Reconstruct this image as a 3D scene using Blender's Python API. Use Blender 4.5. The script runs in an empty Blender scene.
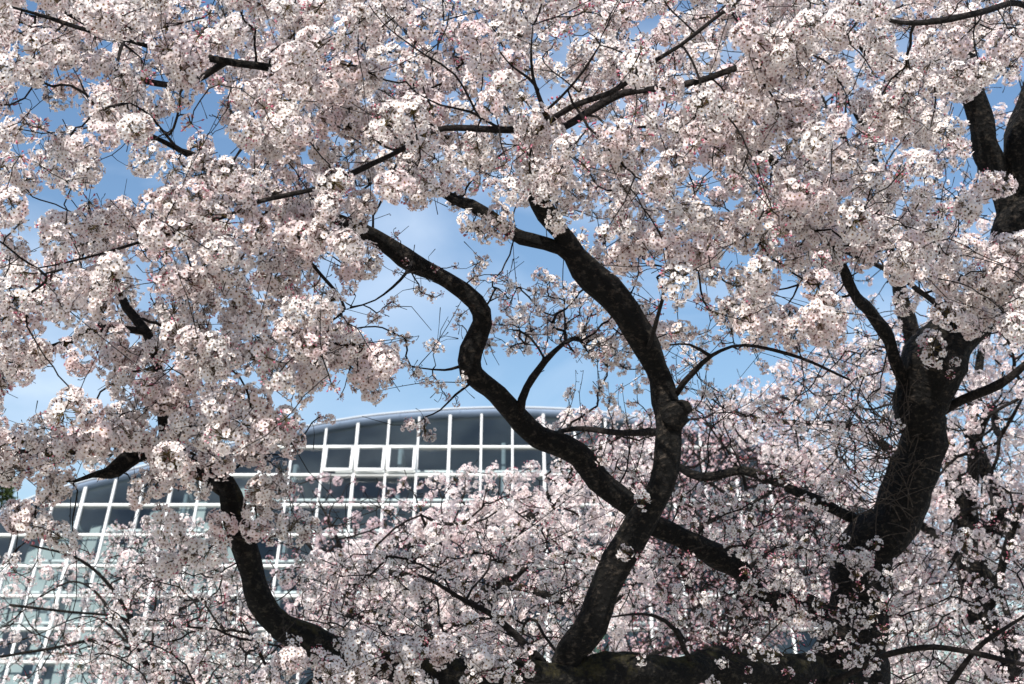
import bpy, math, random
import numpy as np
from mathutils import Vector, Matrix
rng = np.random.default_rng(11)
random.seed(11)
SC = bpy.context.scene
COL = SC.collection
R = math.radians

# ------------------------------------------------------------------ camera
LENS, PITCH = 60.0, R(15.0)
W, H = 1024, 684
F = W * LENS / 36.0
CAM = np.array([0.0, 0.0, 1.6])
cam_d = bpy.data.cameras.new('camera')
cam_d.lens = LENS; cam_d.sensor_width = 36.0
cam_d.clip_start = 0.05; cam_d.clip_end = 6000
cam_d.dof.use_dof = True; cam_d.dof.focus_distance = 8.2; cam_d.dof.aperture_fstop = 5.0
cam = bpy.data.objects.new('camera', cam_d); COL.objects.link(cam)
cam.location = CAM; cam.rotation_euler = (math.pi / 2 + PITCH, 0, 0)
SC.camera = cam

# ------------------------------------------------------------------ light
SUN_EL, SUN_AZ = R(44), R(203)          # behind the camera, to the left
sdir = Vector((math.sin(SUN_AZ) * math.cos(SUN_EL), math.cos(SUN_AZ) * math.cos(SUN_EL), math.sin(SUN_EL)))
sun_d = bpy.data.lights.new('sun', 'SUN'); sun_d.energy = 5.0; sun_d.angle = R(0.53); sun_d.color = (1.0, 0.96, 0.90)
sun = bpy.data.objects.new('sun', sun_d); COL.objects.link(sun)
sun.rotation_euler = sdir.to_track_quat('Z', 'Y').to_euler()
world = bpy.data.worlds.new('World'); SC.world = world; world.use_nodes = True
nt = world.node_tree; nt.nodes.clear()
def N(nt, t, **kw):
    n = nt.nodes.new(t)
    for k, v in kw.items(): setattr(n, k, v)
    return n
out = N(nt, 'ShaderNodeOutputWorld'); bg = N(nt, 'ShaderNodeBackground'); bg.inputs[1].default_value = 0.095
sky = N(nt, 'ShaderNodeTexSky', sky_type='NISHITA'); sky.sun_disc = False
sky.sun_elevation = SUN_EL; sky.sun_rotation = SUN_AZ; sky.air_density = 1.25; sky.dust_density = 0.3; sky.ozone_density = 2.2
tc = N(nt, 'ShaderNodeTexCoord'); mp = N(nt, 'ShaderNodeMapping'); mp.inputs['Scale'].default_value = (2.6, 2.0, 6.5)
mp.inputs['Location'].default_value = (0.35, 0.0, 0.2)
cn = N(nt, 'ShaderNodeTexNoise'); cn.inputs['Scale'].default_value = 1.6; cn.inputs['Detail'].default_value = 7; cn.inputs['Distortion'].default_value = 0.5
cr = N(nt, 'ShaderNodeMapRange'); cr.inputs[1].default_value = 0.44; cr.inputs[2].default_value = 0.82; cr.inputs[3].default_value = 0.0; cr.inputs[4].default_value = 0.75
mixc = N(nt, 'ShaderNodeMix', data_type='RGBA'); mixc.inputs['B'].default_value = (7.4, 8.3, 9.6, 1)
L = nt.links.new
L(tc.outputs['Generated'], mp.inputs[0]); L(mp.outputs[0], cn.inputs['Vector']); L(cn.outputs[0], cr.inputs[0])
hs = N(nt, 'ShaderNodeHueSaturation'); hs.inputs['Saturation'].default_value = 1.12; hs.inputs['Hue'].default_value = 0.503; L(sky.outputs[0], hs.inputs['Color'])
L(cr.outputs[0], mixc.inputs[0]); L(hs.outputs[0], mixc.inputs['A']); L(mixc.outputs['Result'], bg.inputs[0]); L(bg.outputs[0], out.inputs[0])
SC.view_settings.view_transform = 'Standard'; SC.view_settings.look = 'None'
SC.view_settings.exposure = 0.54; SC.view_settings.gamma = 1.0; SC.view_settings.use_curve_mapping = False
SC.cycles.max_bounces = 14; SC.cycles.diffuse_bounces = 8; SC.cycles.transmission_bounces = 10; SC.cycles.transparent_max_bounces = 12
SC.render.resolution_x, SC.render.resolution_y = W, H

# ------------------------------------------------------------------ helpers
AX = np.array([1.0, 0, 0]); AF = np.array([0, math.cos(PITCH), math.sin(PITCH)]); AU = np.array([0, -math.sin(PITCH), math.cos(PITCH)])
def at(u, v, d):
    "a point of the real place seen at pixel u, v, d metres along the optical axis"
    return CAM + d * ((u - W / 2) / F * AX + AF - (v - H / 2) / F * AU)

def mesh_obj(name, V, loops, sizes, mat, parent=None, col=None, smooth=False):
    V = np.asarray(V, np.float32).reshape(-1, 3); loops = np.asarray(loops, np.int32); sizes = np.asarray(sizes, np.int32)
    me = bpy.data.meshes.new(name)
    me.vertices.add(len(V)); me.vertices.foreach_set('co', V.ravel())
    me.loops.add(len(loops)); me.loops.foreach_set('vertex_index', loops)
    me.polygons.add(len(sizes))
    st = np.zeros(len(sizes), np.int32); st[1:] = np.cumsum(sizes)[:-1]
    me.polygons.foreach_set('loop_start', st)
    if smooth: me.polygons.foreach_set('use_smooth', np.ones(len(sizes), bool))
    if col is not None:
        a = me.color_attributes.new('col', 'FLOAT_COLOR', 'POINT')
        c4 = np.ones((len(V), 4), np.float32); c4[:, :3] = col
        a.data.foreach_set('color', c4.ravel())
    me.update(calc_edges=True)
    if mat: me.materials.append(mat)
    o = bpy.data.objects.new(name, me); COL.objects.link(o)
    if parent: o.parent = parent
    return o

class MB:
    "collects faces into one mesh"
    def __init__(s): s.V = []; s.L = []; s.S = []; s.n = 0
    def add(s, V, loops, sizes):
        s.V.append(np.asarray(V, float).reshape(-1, 3)); s.L.append(np.asarray(loops, int) + s.n); s.S.append(np.asarray(sizes, int)); s.n += len(s.V[-1])
    def hexa(s, P):
        "eight corners, bottom ring then top ring"
        s.add(P, [3,2,1,0, 4,5,6,7, 0,1,5,4, 1,2,6,5, 2,3,7,6, 3,0,4,7], [4]*6)
    def bar(s, a, b, ux, uy):
        "box beam from a to b with half widths ux, uy (vectors)"
        a = np.asarray(a, float); b = np.asarray(b, float)
        s.hexa([a-ux-uy, a+ux-uy, a+ux+uy, a-ux+uy, b-ux-uy, b+ux-uy, b+ux+uy, b-ux+uy])
    def tube(s, P, r, sides=6, lump=0.0, cap=True, ph=None):
        P = np.asarray(P, float); r = np.asarray(r, float); n = len(P)
        if n < 2: return
        T = np.gradient(P, axis=0); T /= np.linalg.norm(T, axis=1)[:, None] + 1e-9
        u = np.cross(T[0], [0.3, 0.9, 0.2]); u /= np.linalg.norm(u) + 1e-9
        A = np.zeros((n, 3))
        for i in range(n):
            u = u - T[i] * (u @ T[i]); u /= np.linalg.norm(u) + 1e-9; A[i] = u
        B = np.cross(T, A)
        th = np.arange(sides) / sides * 2 * math.pi
        rr = r[:, None] * np.ones(sides)
        if lump:
            k = rng.normal(0, 1, (n, sides)); k = (k + np.roll(k, 1, 1) + np.roll(k, -1, 1)) / 2
            if n > 2: k[1:-1] = (k[1:-1] + k[:-2] + k[2:]) / 2
            rr = rr * (1 + lump * k)
        V = P[:, None] + rr[..., None] * (A[:, None] * np.cos(th)[None, :, None] + B[:, None] * np.sin(th)[None, :, None])
        i, j = np.meshgrid(np.arange(n - 1), np.arange(sides), indexing='ij'); j2 = (j + 1) % sides
        Q = np.stack([i*sides+j, i*sides+j2, (i+1)*sides+j2, (i+1)*sides+j], -1).reshape(-1, 4)
        lo = Q.ravel().tolist(); sz = [4] * len(Q)
        if cap:
            lo += list(range(sides))[::-1] + list(range((n-1)*sides, n*sides)); sz += [sides, sides]
        s.add(V, lo, sz)
    def build(s, name, mat, parent=None, smooth=False):
        if not s.V: return None
        return mesh_obj(name, np.concatenate(s.V), np.concatenate(s.L), np.concatenate(s.S), mat, parent, smooth=smooth)

def empty(name, loc, label=None, cat=None, group=None):
    o = bpy.data.objects.new(name, None); COL.objects.link(o); o.location = loc; o.empty_display_size = 0.3
    if label: o['label'] = label
    if cat: o['category'] = cat
    if group: o['group'] = group
    return o

def spline(P, step):
    "Catmull-Rom through rows of P (any number of columns), about one sample per step metres"
    P = np.asarray(P, float)
    E = np.vstack([2*P[0]-P[1], P, 2*P[-1]-P[-2]]); res = []
    for i in range(1, len(E) - 2):
        p0, p1, p2, p3 = E[i-1], E[i], E[i+1], E[i+2]
        k = max(2, int(np.linalg.norm((p2-p1)[:3]) / step))
        t = (np.arange(k) / k)[:, None]
        res.append(0.5 * (2*p1 + (p2-p0)*t + (2*p0-5*p1+4*p2-p3)*t**2 + (3*p1-p0-3*p2+p3)*t**3))
    res.append(P[-1:]); return np.vstack(res)

# ------------------------------------------------------------------ materials
def mat(name):
    m = bpy.data.materials.new(name); m.use_nodes = True; m.node_tree.nodes.clear(); return m, m.node_tree
def principled(name, color, rough=0.6, metal=0.0, var=0.0, scale=5.0, bump=0.0):
    m, t = mat(name); o = N(t, 'ShaderNodeOutputMaterial'); p = N(t, 'ShaderNodeBsdfPrincipled')
    p.inputs['Base Color'].default_value = (*color, 1); p.inputs['Roughness'].default_value = rough; p.inputs['Metallic'].default_value = metal
    t.links.new(p.outputs[0], o.inputs[0])
    if var or bump:
        tcn = N(t, 'ShaderNodeTexCoord'); n = N(t, 'ShaderNodeTexNoise'); n.inputs['Scale'].default_value = scale; n.inputs['Detail'].default_value = 6
        t.links.new(tcn.outputs['Object'], n.inputs['Vector'])
        if var:
            mr = N(t, 'ShaderNodeMapRange'); mr.inputs[1].default_value = 0.3; mr.inputs[2].default_value = 0.7; mr.inputs[3].default_value = 1 - var; mr.inputs[4].default_value = 1 + var
            mx = N(t, 'ShaderNodeVectorMath', operation='SCALE'); mx.inputs[0].default_value = color
            t.links.new(n.outputs[0], mr.inputs[0]); t.links.new(mr.outputs[0], mx.inputs['Scale']); t.links.new(mx.outputs[0], p.inputs['Base Color'])
        if bump:
            b = N(t, 'ShaderNodeBump'); b.inputs['Strength'].default_value = bump; b.inputs['Distance'].default_value = 0.05
            t.links.new(n.outputs[0], b.inputs['Height']); t.links.new(b.outputs[0], p.inputs['Normal'])
    return m

def bark_material(name, dark, light, moss):
    m, t = mat(name); o = N(t, 'ShaderNodeOutputMaterial'); p = N(t, 'ShaderNodeBsdfPrincipled')
    p.inputs['Roughness'].default_value = 0.9; p.inputs['Specular IOR Level'].default_value = 0.25
    g = N(t, 'ShaderNodeTexCoord'); k = t.links.new
    mpn = N(t, 'ShaderNodeMapping'); mpn.inputs['Scale'].default_value = (26, 26, 40)        # lenticels and pale patches run across the stem
    n1 = N(t, 'ShaderNodeTexNoise'); n1.inputs['Scale'].default_value = 1.0; n1.inputs['Detail'].default_value = 8; n1.inputs['Roughness'].default_value = 0.7
    n2 = N(t, 'ShaderNodeTexNoise'); n2.inputs['Scale'].default_value = 9.0; n2.inputs['Detail'].default_value = 9; n2.inputs['Roughness'].default_value = 0.75
    n3 = N(t, 'ShaderNodeTexVoronoi'); n3.inputs['Scale'].default_value = 38
    k(g.outputs['Object'], mpn.inputs[0]); k(mpn.outputs[0], n1.inputs['Vector']); k(g.outputs['Object'], n2.inputs['Vector']); k(g.outputs['Object'], n3.inputs['Vector'])
    r1 = N(t, 'ShaderNodeValToRGB'); r1.color_ramp.elements[0].color = (*dark, 1); r1.color_ramp.elements[0].position = 0.52
    r1.color_ramp.elements[1].color = (*light, 1); r1.color_ramp.elements[1].position = 0.77
    k(n1.outputs[0], r1.inputs[0])
    # moss grows on the upper side in patches
    ge = N(t, 'ShaderNodeNewGeometry'); sx = N(t, 'ShaderNodeSeparateXYZ'); k(ge.outputs['Normal'], sx.inputs[0])
    ad = N(t, 'ShaderNodeMath', operation='MULTIPLY_ADD'); ad.inputs[1].default_value = 4.5; ad.inputs[2].default_value = -2.35
    k(n2.outputs[0], ad.inputs[0])
    a2 = N(t, 'ShaderNodeMath', operation='MULTIPLY_ADD', use_clamp=True); a2.inputs[1].default_value = 0.55; k(sx.outputs[2], a2.inputs[0]); k(ad.outputs[0], a2.inputs[2])
    m2 = N(t, 'ShaderNodeMath', operation='MULTIPLY'); m2.inputs[1].default_value = moss; k(a2.outputs[0], m2.inputs[0])
    mx = N(t, 'ShaderNodeMix', data_type='RGBA'); mx.inputs['B'].default_value = (0.06, 0.05, 0.016, 1)
    k(m2.outputs[0], mx.inputs[0]); k(r1.outputs[0], mx.inputs['A']); k(mx.outputs['Result'], p.inputs['Base Color'])
    hm = N(t, 'ShaderNodeMath', operation='MULTIPLY_ADD'); hm.inputs[1].default_value = 0.5; k(n3.outputs[0], hm.inputs[0]); k(n1.outputs[0], hm.inputs[2])
    b = N(t, 'ShaderNodeBump'); b.inputs['Strength'].default_value = 1.0; b.inputs['Distance'].default_value = 0.05
    k(hm.outputs[0], b.inputs['Height']); k(b.outputs[0], p.inputs['Normal']); k(p.outputs[0], o.inputs[0])
    return m
M_BARK = bark_material('cherry_bark', (0.0035, 0.0028, 0.0024), (0.12, 0.095, 0.074), 0.15)  # pale colour paints sunlit patches into near-black bark, mossy version too
M_MOSSY = bark_material('mossy_cherry_bark', (0.0035, 0.003, 0.0026), (0.10, 0.085, 0.065), 0.95)
M_TWIG = bark_material('twig_bark', (0.012, 0.009, 0.008), (0.085, 0.068, 0.06), 0.0)
M_SHOOT = bark_material('pale_shoot_bark', (0.07, 0.055, 0.045), (0.28, 0.24, 0.20), 0.0)
def petal_material(name, tr):
    m, t = mat(name); o = N(t, 'ShaderNodeOutputMaterial'); d = N(t, 'ShaderNodeBsdfDiffuse'); x = N(t, 'ShaderNodeBsdfTranslucent'); mx = N(t, 'ShaderNodeMixShader')
    a = N(t, 'ShaderNodeAttribute', attribute_name='col'); k = t.links.new
    mx.inputs[0].default_value = tr
    k(a.outputs['Color'], d.inputs[0]); k(a.outputs['Color'], x.inputs[0]); k(d.outputs[0], mx.inputs[1]); k(x.outputs[0], mx.inputs[2]); k(mx.outputs[0], o.inputs[0])
    return m
M_PETAL = petal_material('cherry_petals', 0.44)
M_LEAF = petal_material('needle_foliage', 0.2)

# ------------------------------------------------------------------ flower prototypes
def rot_to(n):
    "rotation matrix taking +z to n, random spin"
    n = n / (np.linalg.norm(n) + 1e-9); a = rng.normal(size=3); x = np.cross(a, n); x /= np.linalg.norm(x) + 1e-9
    return np.stack([x, np.cross(n, x), n], 1)
class Proto:
    def __init__(s): s.V = []; s.C = []; s.L = []; s.S = []; s.n = 0
    def add(s, V, C, L_, S_):
        V = np.asarray(V, float); C = np.asarray(C, float)
        if C.ndim == 1: C = np.tile(C, (len(V), 1))
        s.V.append(V); s.C.append(C); s.L.append(np.asarray(L_, int) + s.n); s.S.append(np.asarray(S_, int)); s.n += len(V)
    def done(s):
        s.V = np.concatenate(s.V); s.C = np.concatenate(s.C); s.L = np.concatenate(s.L); s.S = np.concatenate(s.S); return s
WHITE = np.array([0.91, 0.875, 0.85]); PINK = np.array([0.89, 0.70, 0.71]); EYE = np.array([0.27, 0.16, 0.05]); ROSE = np.array([0.52, 0.12, 0.18]); BUD = np.array([0.62, 0.20, 0.28]); CALYX = np.array([0.20, 0.06, 0.05])
def flower(pr, pos, nrm, near, size, pink):
    M = rot_to(nrm); c0 = WHITE * (1 - pink) + PINK * pink; c0 = c0 * rng.uniform(0.94, 1.0)
    closed = rng.random() < 0.08
    cup = rng.uniform(0.9, 1.5) if closed else rng.uniform(0.03, 0.42); r = size * rng.uniform(0.88, 1.1)
    if closed: r *= 0.74; c0 = c0 * 0.88 + PINK * 0.12
    for k in range(5):
        a = k * 2 * math.pi / 5 + rng.normal(0, 0.07); ca, sa = math.cos(a), math.sin(a)
        z = cup * r * rng.uniform(0.7, 1.3); rr = r * rng.uniform(0.9, 1.06)
        def pt(t, w, h): return [t*ca - w*sa, t*sa + w*ca, h]
        if near:
            P = np.array([pt(0.08*r, 0, 0), pt(0.58*rr, -0.43*r, 0.42*z), pt(0.97*rr, -0.27*r, z), pt(0.87*rr, 0, 0.95*z), pt(0.97*rr, 0.27*r, z), pt(0.58*rr, 0.43*r, 0.42*z)])
            C = np.array([c0*0.93 + ROSE*0.05, c0, c0, c0*0.97 + 0.02*PINK, c0, c0])
            pr.add(pos + P @ M.T, C, [0,1,2,3, 0,3,4,5], [4,4])
        else:
            P = np.array([pt(0.05*r, 0, 0), pt(0.66*rr, -0.40*r, 0.5*z), pt(1.0*rr, 0, z), pt(0.66*rr, 0.40*r, 0.5*z)])
            C = np.array([c0*0.93 + ROSE*0.05, c0, c0, c0]); pr.add(pos + P @ M.T, C, [0,1,2,3], [4])
    re = r * (0.235 if near else 0.22); h = 0.14 * r; q = 5 if near else 3
    P = np.array([[re*math.cos(i*2*math.pi/q), re*math.sin(i*2*math.pi/q), h] for i in range(q)] + [[0, 0, h*1.9]])
    ey = EYE * rng.uniform(0.7, 1.3) if rng.random() < 0.88 else (EYE*0.5 + ROSE*0.5)
    lo = sum([[i, (i+1) % q, q] for i in range(q)], [])
    pr.add(pos + P @ M.T, ey, lo, [3]*q)
    if near:                                         # calyx tube and stalk
        P = np.array([[0.2*r*math.cos(i*2.0944), 0.2*r*math.sin(i*2.0944), -0.02*r] for i in range(3)] + [[0, 0, -0.75*r]])
        pr.add(pos + P @ M.T, CALYX, [0,3,1, 1,3,2, 2,3,0], [3]*3)
def stalk(pr, a, b, r=0.0011):
    a = np.asarray(a, float); b = np.asarray(b, float); d = b - a; u = np.cross(d, [0.2, 0.5, 0.84]); u /= np.linalg.norm(u)+1e-9; w = np.cross(d, u); w /= np.linalg.norm(w)+1e-9
    P = [a+u*r, a-u*r*0.5+w*r*0.87, a-u*r*0.5-w*r*0.87, b+u*r, b-u*r*0.5+w*r*0.87, b-u*r*0.5-w*r*0.87]
    pr.add(P, np.array([0.16, 0.12, 0.05]), [0,1,4,3, 1,2,5,4, 2,0,3,5], [4]*3)
def bud(pr, pos, nrm, s):
    M = rot_to(nrm); c = BUD * rng.uniform(0.75, 1.15); 
    if rng.random() < 0.4: c = c*0.45 + PINK*0.55
    P = np.array([[0.42,0,0],[0,0.42,0],[-0.42,0,0],[0,-0.42,0],[0,0,0.8],[0,0,-0.9]]) * s
    C = np.array([c, c, c, c, c*1.1, CALYX]); pr.add(pos + P @ M.T, C, [0,1,4, 1,2,4, 2,3,4, 3,0,4, 1,0,5, 2,1,5, 3,2,5, 0,3,5], [3]*8)
def make_proto(kind, near, fsize=0.0170):
    pr = Proto()
    pinkish = np.clip(rng.normal(0.12, 0.15), 0, 0.7)
    if kind == 'ball':        # full pompom, radius about 0.062
        nu = int(rng.integers(13, 18)); ax = np.array([rng.uniform(1.0, 1.55), rng.uniform(0.85, 1.05), rng.uniform(0.8, 1.0)]); rad = 0.066
        golden = math.pi * (3 - math.sqrt(5)); sp = rng.uniform(0, 6)
        for i in range(nu):                    # umbels of four to seven flowers from one spur
            z = 1 - 2 * (i + 0.5) / nu; q = math.sqrt(max(0, 1 - z*z)); a = golden * i + sp
            um = np.array([q*math.cos(a), q*math.sin(a), z]) + rng.normal(0, 0.2, 3); um /= np.linalg.norm(um)
            ln = rad * rng.uniform(0.82, 1.15); pk = float(np.clip(pinkish + rng.normal(0, 0.12), 0, 1)); ft = fsize * rng.uniform(0.9, 1.06)
            stalk(pr, um*0.003, um*ln*0.6*ax)
            for f in range(int(rng.integers(4, 8))):
                dr = um + rng.normal(0, 0.30, 3); dr /= np.linalg.norm(dr)
                pos = dr * ln * ax * rng.uniform(0.9, 1.06)
                flower(pr, pos, dr + rng.normal(0, 0.12, 3), near, ft, float(np.clip(pk + rng.normal(0, 0.1), 0, 1)))
                if near and rng.random() < 0.4: stalk(pr, um*ln*0.4*ax, pos*0.92)
        d0 = rng.normal(size=3); d0 /= np.linalg.norm(d0)
        for i in range(int(rng.choice([0, 2, 4, 7, 10, 13]))):
            dd = d0 + rng.normal(0, 0.4, 3); dd /= np.linalg.norm(dd); bud(pr, dd*rad*1.12, dd, 0.0095); stalk(pr, dd*0.01, dd*rad*0.9)
    elif kind == 'half':      # looser bunch
        n = int(rng.integers(14, 24)); ax = np.array([1.1, 1.0, 0.8]); rad = 0.05
        for i in range(n):
            dr = rng.normal(size=3); dr[2] -= 0.35; dr /= np.linalg.norm(dr)
            pos = dr * ax * rad * rng.uniform(0.7, 1.15)
            flower(pr, pos, dr + rng.normal(0, 0.35, 3), near, fsize, float(np.clip(pinkish + rng.normal(0, 0.2), 0, 1)))
            stalk(pr, dr*0.004, pos*0.9)
        for i in range(int(rng.integers(2, 7))):
            dd = rng.normal(size=3); dd /= np.linalg.norm(dd); bud(pr, dd*rad, dd, 0.0085); stalk(pr, dd*0.004, dd*rad*0.95)
    elif kind == 'buds':      # mostly pink buds on reddish stalks
        rad = 0.042
        for i in range(int(rng.integers(9, 16))):
            dd = rng.normal(size=3); dd[2] -= 0.3; dd /= np.linalg.norm(dd); p = dd*rad*rng.uniform(0.6, 1.2); bud(pr, p, dd, 0.0115); stalk(pr, dd*0.003, p*0.95)
        for i in range(int(rng.integers(2, 7))):
            dr = rng.normal(size=3); dr /= np.linalg.norm(dr); flower(pr, dr*rad*0.95, dr, near, fsize, 0.5); stalk(pr, dr*0.003, dr*rad*0.9)
    return pr.done()
PROTO = {('ball', 1): [make_proto('ball', True) for _ in range(14)], ('half', 1): [make_proto('half', True) for _ in range(12)], ('buds', 1): [make_proto('buds', True) for _ in range(8)],
         ('ball', 0): [make_proto('ball', False) for _ in range(8)], ('half', 0): [make_proto('half', False) for _ in range(10)], ('buds', 0): [make_proto('buds', False) for _ in range(6)]}
def rand_rot(n):
    q = rng.normal(size=(n, 4)); q /= np.linalg.norm(q, axis=1)[:, None]; w, x, y, z = q.T
    return np.stack([np.stack([1-2*(y*y+z*z), 2*(x*y-z*w), 2*(x*z+y*w)], -1), np.stack([2*(x*y+z*w), 1-2*(x*x+z*z), 2*(y*z-x*w)], -1), np.stack([2*(x*z-y*w), 2*(y*z+x*w), 1-2*(x*x+y*y)], -1)], 1)
def blossoms(cl, near, parent, tint=(1, 1, 1)):
    "cl: list of (position, scale, kind); one mesh of all the flowers on a branch"
    if not cl: return None
    groups = {}
    for p, s, k in cl: groups.setdefault((k, int(rng.integers(0, len(PROTO[(k, near)])))), []).append((p, s))
    Vs, Cs, Ls, Ss, n = [], [], [], [], 0
    for (k, i), it in groups.items():
        pr = PROTO[(k, near)][i]; m = len(it); Rm = rand_rot(m); T = np.array([a for a, _ in it]); S = np.array([b for _, b in it])
        V = np.einsum('mij,vj->mvi', Rm, pr.V) * S[:, None, None] + T[:, None]
        tn = (np.array(tint) * rng.uniform(0.95, 1.03, (m, 1)))[:, None]
        Vs.append(V.reshape(-1, 3)); Cs.append(np.clip(pr.C[None] * tn, 0, 0.92).reshape(-1, 3)); nv = len(pr.V)
        Ls.append((pr.L[None] + (np.arange(m) * nv)[:, None] + n).ravel()); Ss.append(np.tile(pr.S, m)); n += nv * m
    return mesh_obj('blossoms', np.concatenate(Vs), np.concatenate(Ls), np.concatenate(Ss), M_PETAL, parent, col=np.concatenate(Cs))

def inpoly(px, py, poly):
    px = np.asarray(px); py = np.asarray(py); c = np.zeros(px.shape, bool); n = len(poly); j = n - 1
    for i in range(n):
        xi, yi = poly[i]; xj, yj = poly[j]
        c ^= ((yi > py) != (yj > py)) & (px < (xj - xi) * (py - yi) / (yj - yi + 1e-12) + xi); j = i
    return c
# ------------------------------------------------------------------ what stands where (u, v pixel of the photograph, depth in metres, width)
SKY = [(20,54,10),(28,95,9),(24,107,9),(38,108,9),(50,118,5),(60,122,8),(75,122,8),(85,92,9),(80,100,8),(78,80,6),(60,80,5),(90,80,4),(10,165,10),(5,150,8),(30,155,6),(205,97,7),(195,95,6),(215,100,8),(212,122,8),(205,120,6),(225,135,8),(235,140,8),(180,130,8),(170,140,7),(165,120,6),(145,125,6),(185,145,7),(145,135,7),(240,150,8),(232,160,7),(190,165,6),(105,150,8),(112,158,7),(160,92,5),
 (304,157,8),(296,155,6),(311,160,6),(540,88,8),(553,100,8),(548,85,4),(735,47,7),(740,52,4),(656,167,5),
 (1000,105,10),(1010,95,10),(995,95,7),(1015,110,8),(1010,155,8),(1005,150,6),(1018,140,4),(893,152,6),(935,95,4),(855,55,4),(900,45,4),(818,98,4),
 (30,190,10),(20,200,8),(45,200,10),(55,208,8),(8,225,6),(5,235,6),(30,245,6),(110,180,12),(125,190,10),(140,195,10),(155,200,10),(150,185,10),(130,175,10),(160,180,8),(170,185,7),(200,240,6),(75,200,6),(95,195,6),(110,200,5),
 (130,275,5),(145,295,5),(140,285,5),(30,305,6),(55,333,8),(70,330,8),(80,325,5),(40,335,5),(128,335,5),(205,315,5),
 (515,215,5),(530,225,8),(520,255,8),(525,265,8),(530,240,6),(560,285,8),(555,300,6),(520,275,5),(625,290,5),(650,287,8),(640,280,6),(695,285,5),(740,262,5),(710,175,4),(700,325,6),
 (785,290,8),(795,300,8),(780,300,6),(890,280,7),(885,290,6),(920,305,10),(910,310,8),(925,315,8),(930,300,8),(915,320,8),(945,300,5),(955,180,5),(965,195,6),(970,185,4),(975,235,4),
 (30,395,14),(20,405,12),(40,400,10),(45,380,8),(65,375,8),(80,378,7),(95,370,5),(30,420,8),(20,412,8),(65,425,7),(75,420,5),(130,400,5),(95,398,8),(25,475,8),(35,480,8),(15,485,8),(28,490,7),(45,470,6),(75,470,10),(70,480,8),(85,472,8),(95,478,6),(30,460,5),(240,372,6),(175,362,4),(165,385,4),(160,420,4),
 (720,370,12),(740,370,12),(755,360,8),(765,380,10),(690,380,6),(745,390,8),(730,385,8),(775,365,7),(800,410,6)]
BIGSKY = [[(318,262),(330,290),(342,300),(352,315),(372,325),(382,345),(392,355),(388,372),(395,385),(370,390),(335,395),(315,385),(300,392),(285,395),(290,412),(310,420),(420,415),(505,415),(470,385),(450,360),(468,330),(478,318),(440,292),(400,268),(380,268),(372,275),(350,262),(330,255)],
          [(380,188),(420,205),(445,190),(455,215),(480,238),(500,243),(530,262),(556,280),(540,292),(510,292),(490,305),(440,277),(400,245),(375,230)],
          [(512,340),(560,340),(600,350),(640,362),(642,378),(600,382),(560,380),(555,398),(560,412),(520,402),(500,380),(478,345),(485,320)]]
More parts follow.
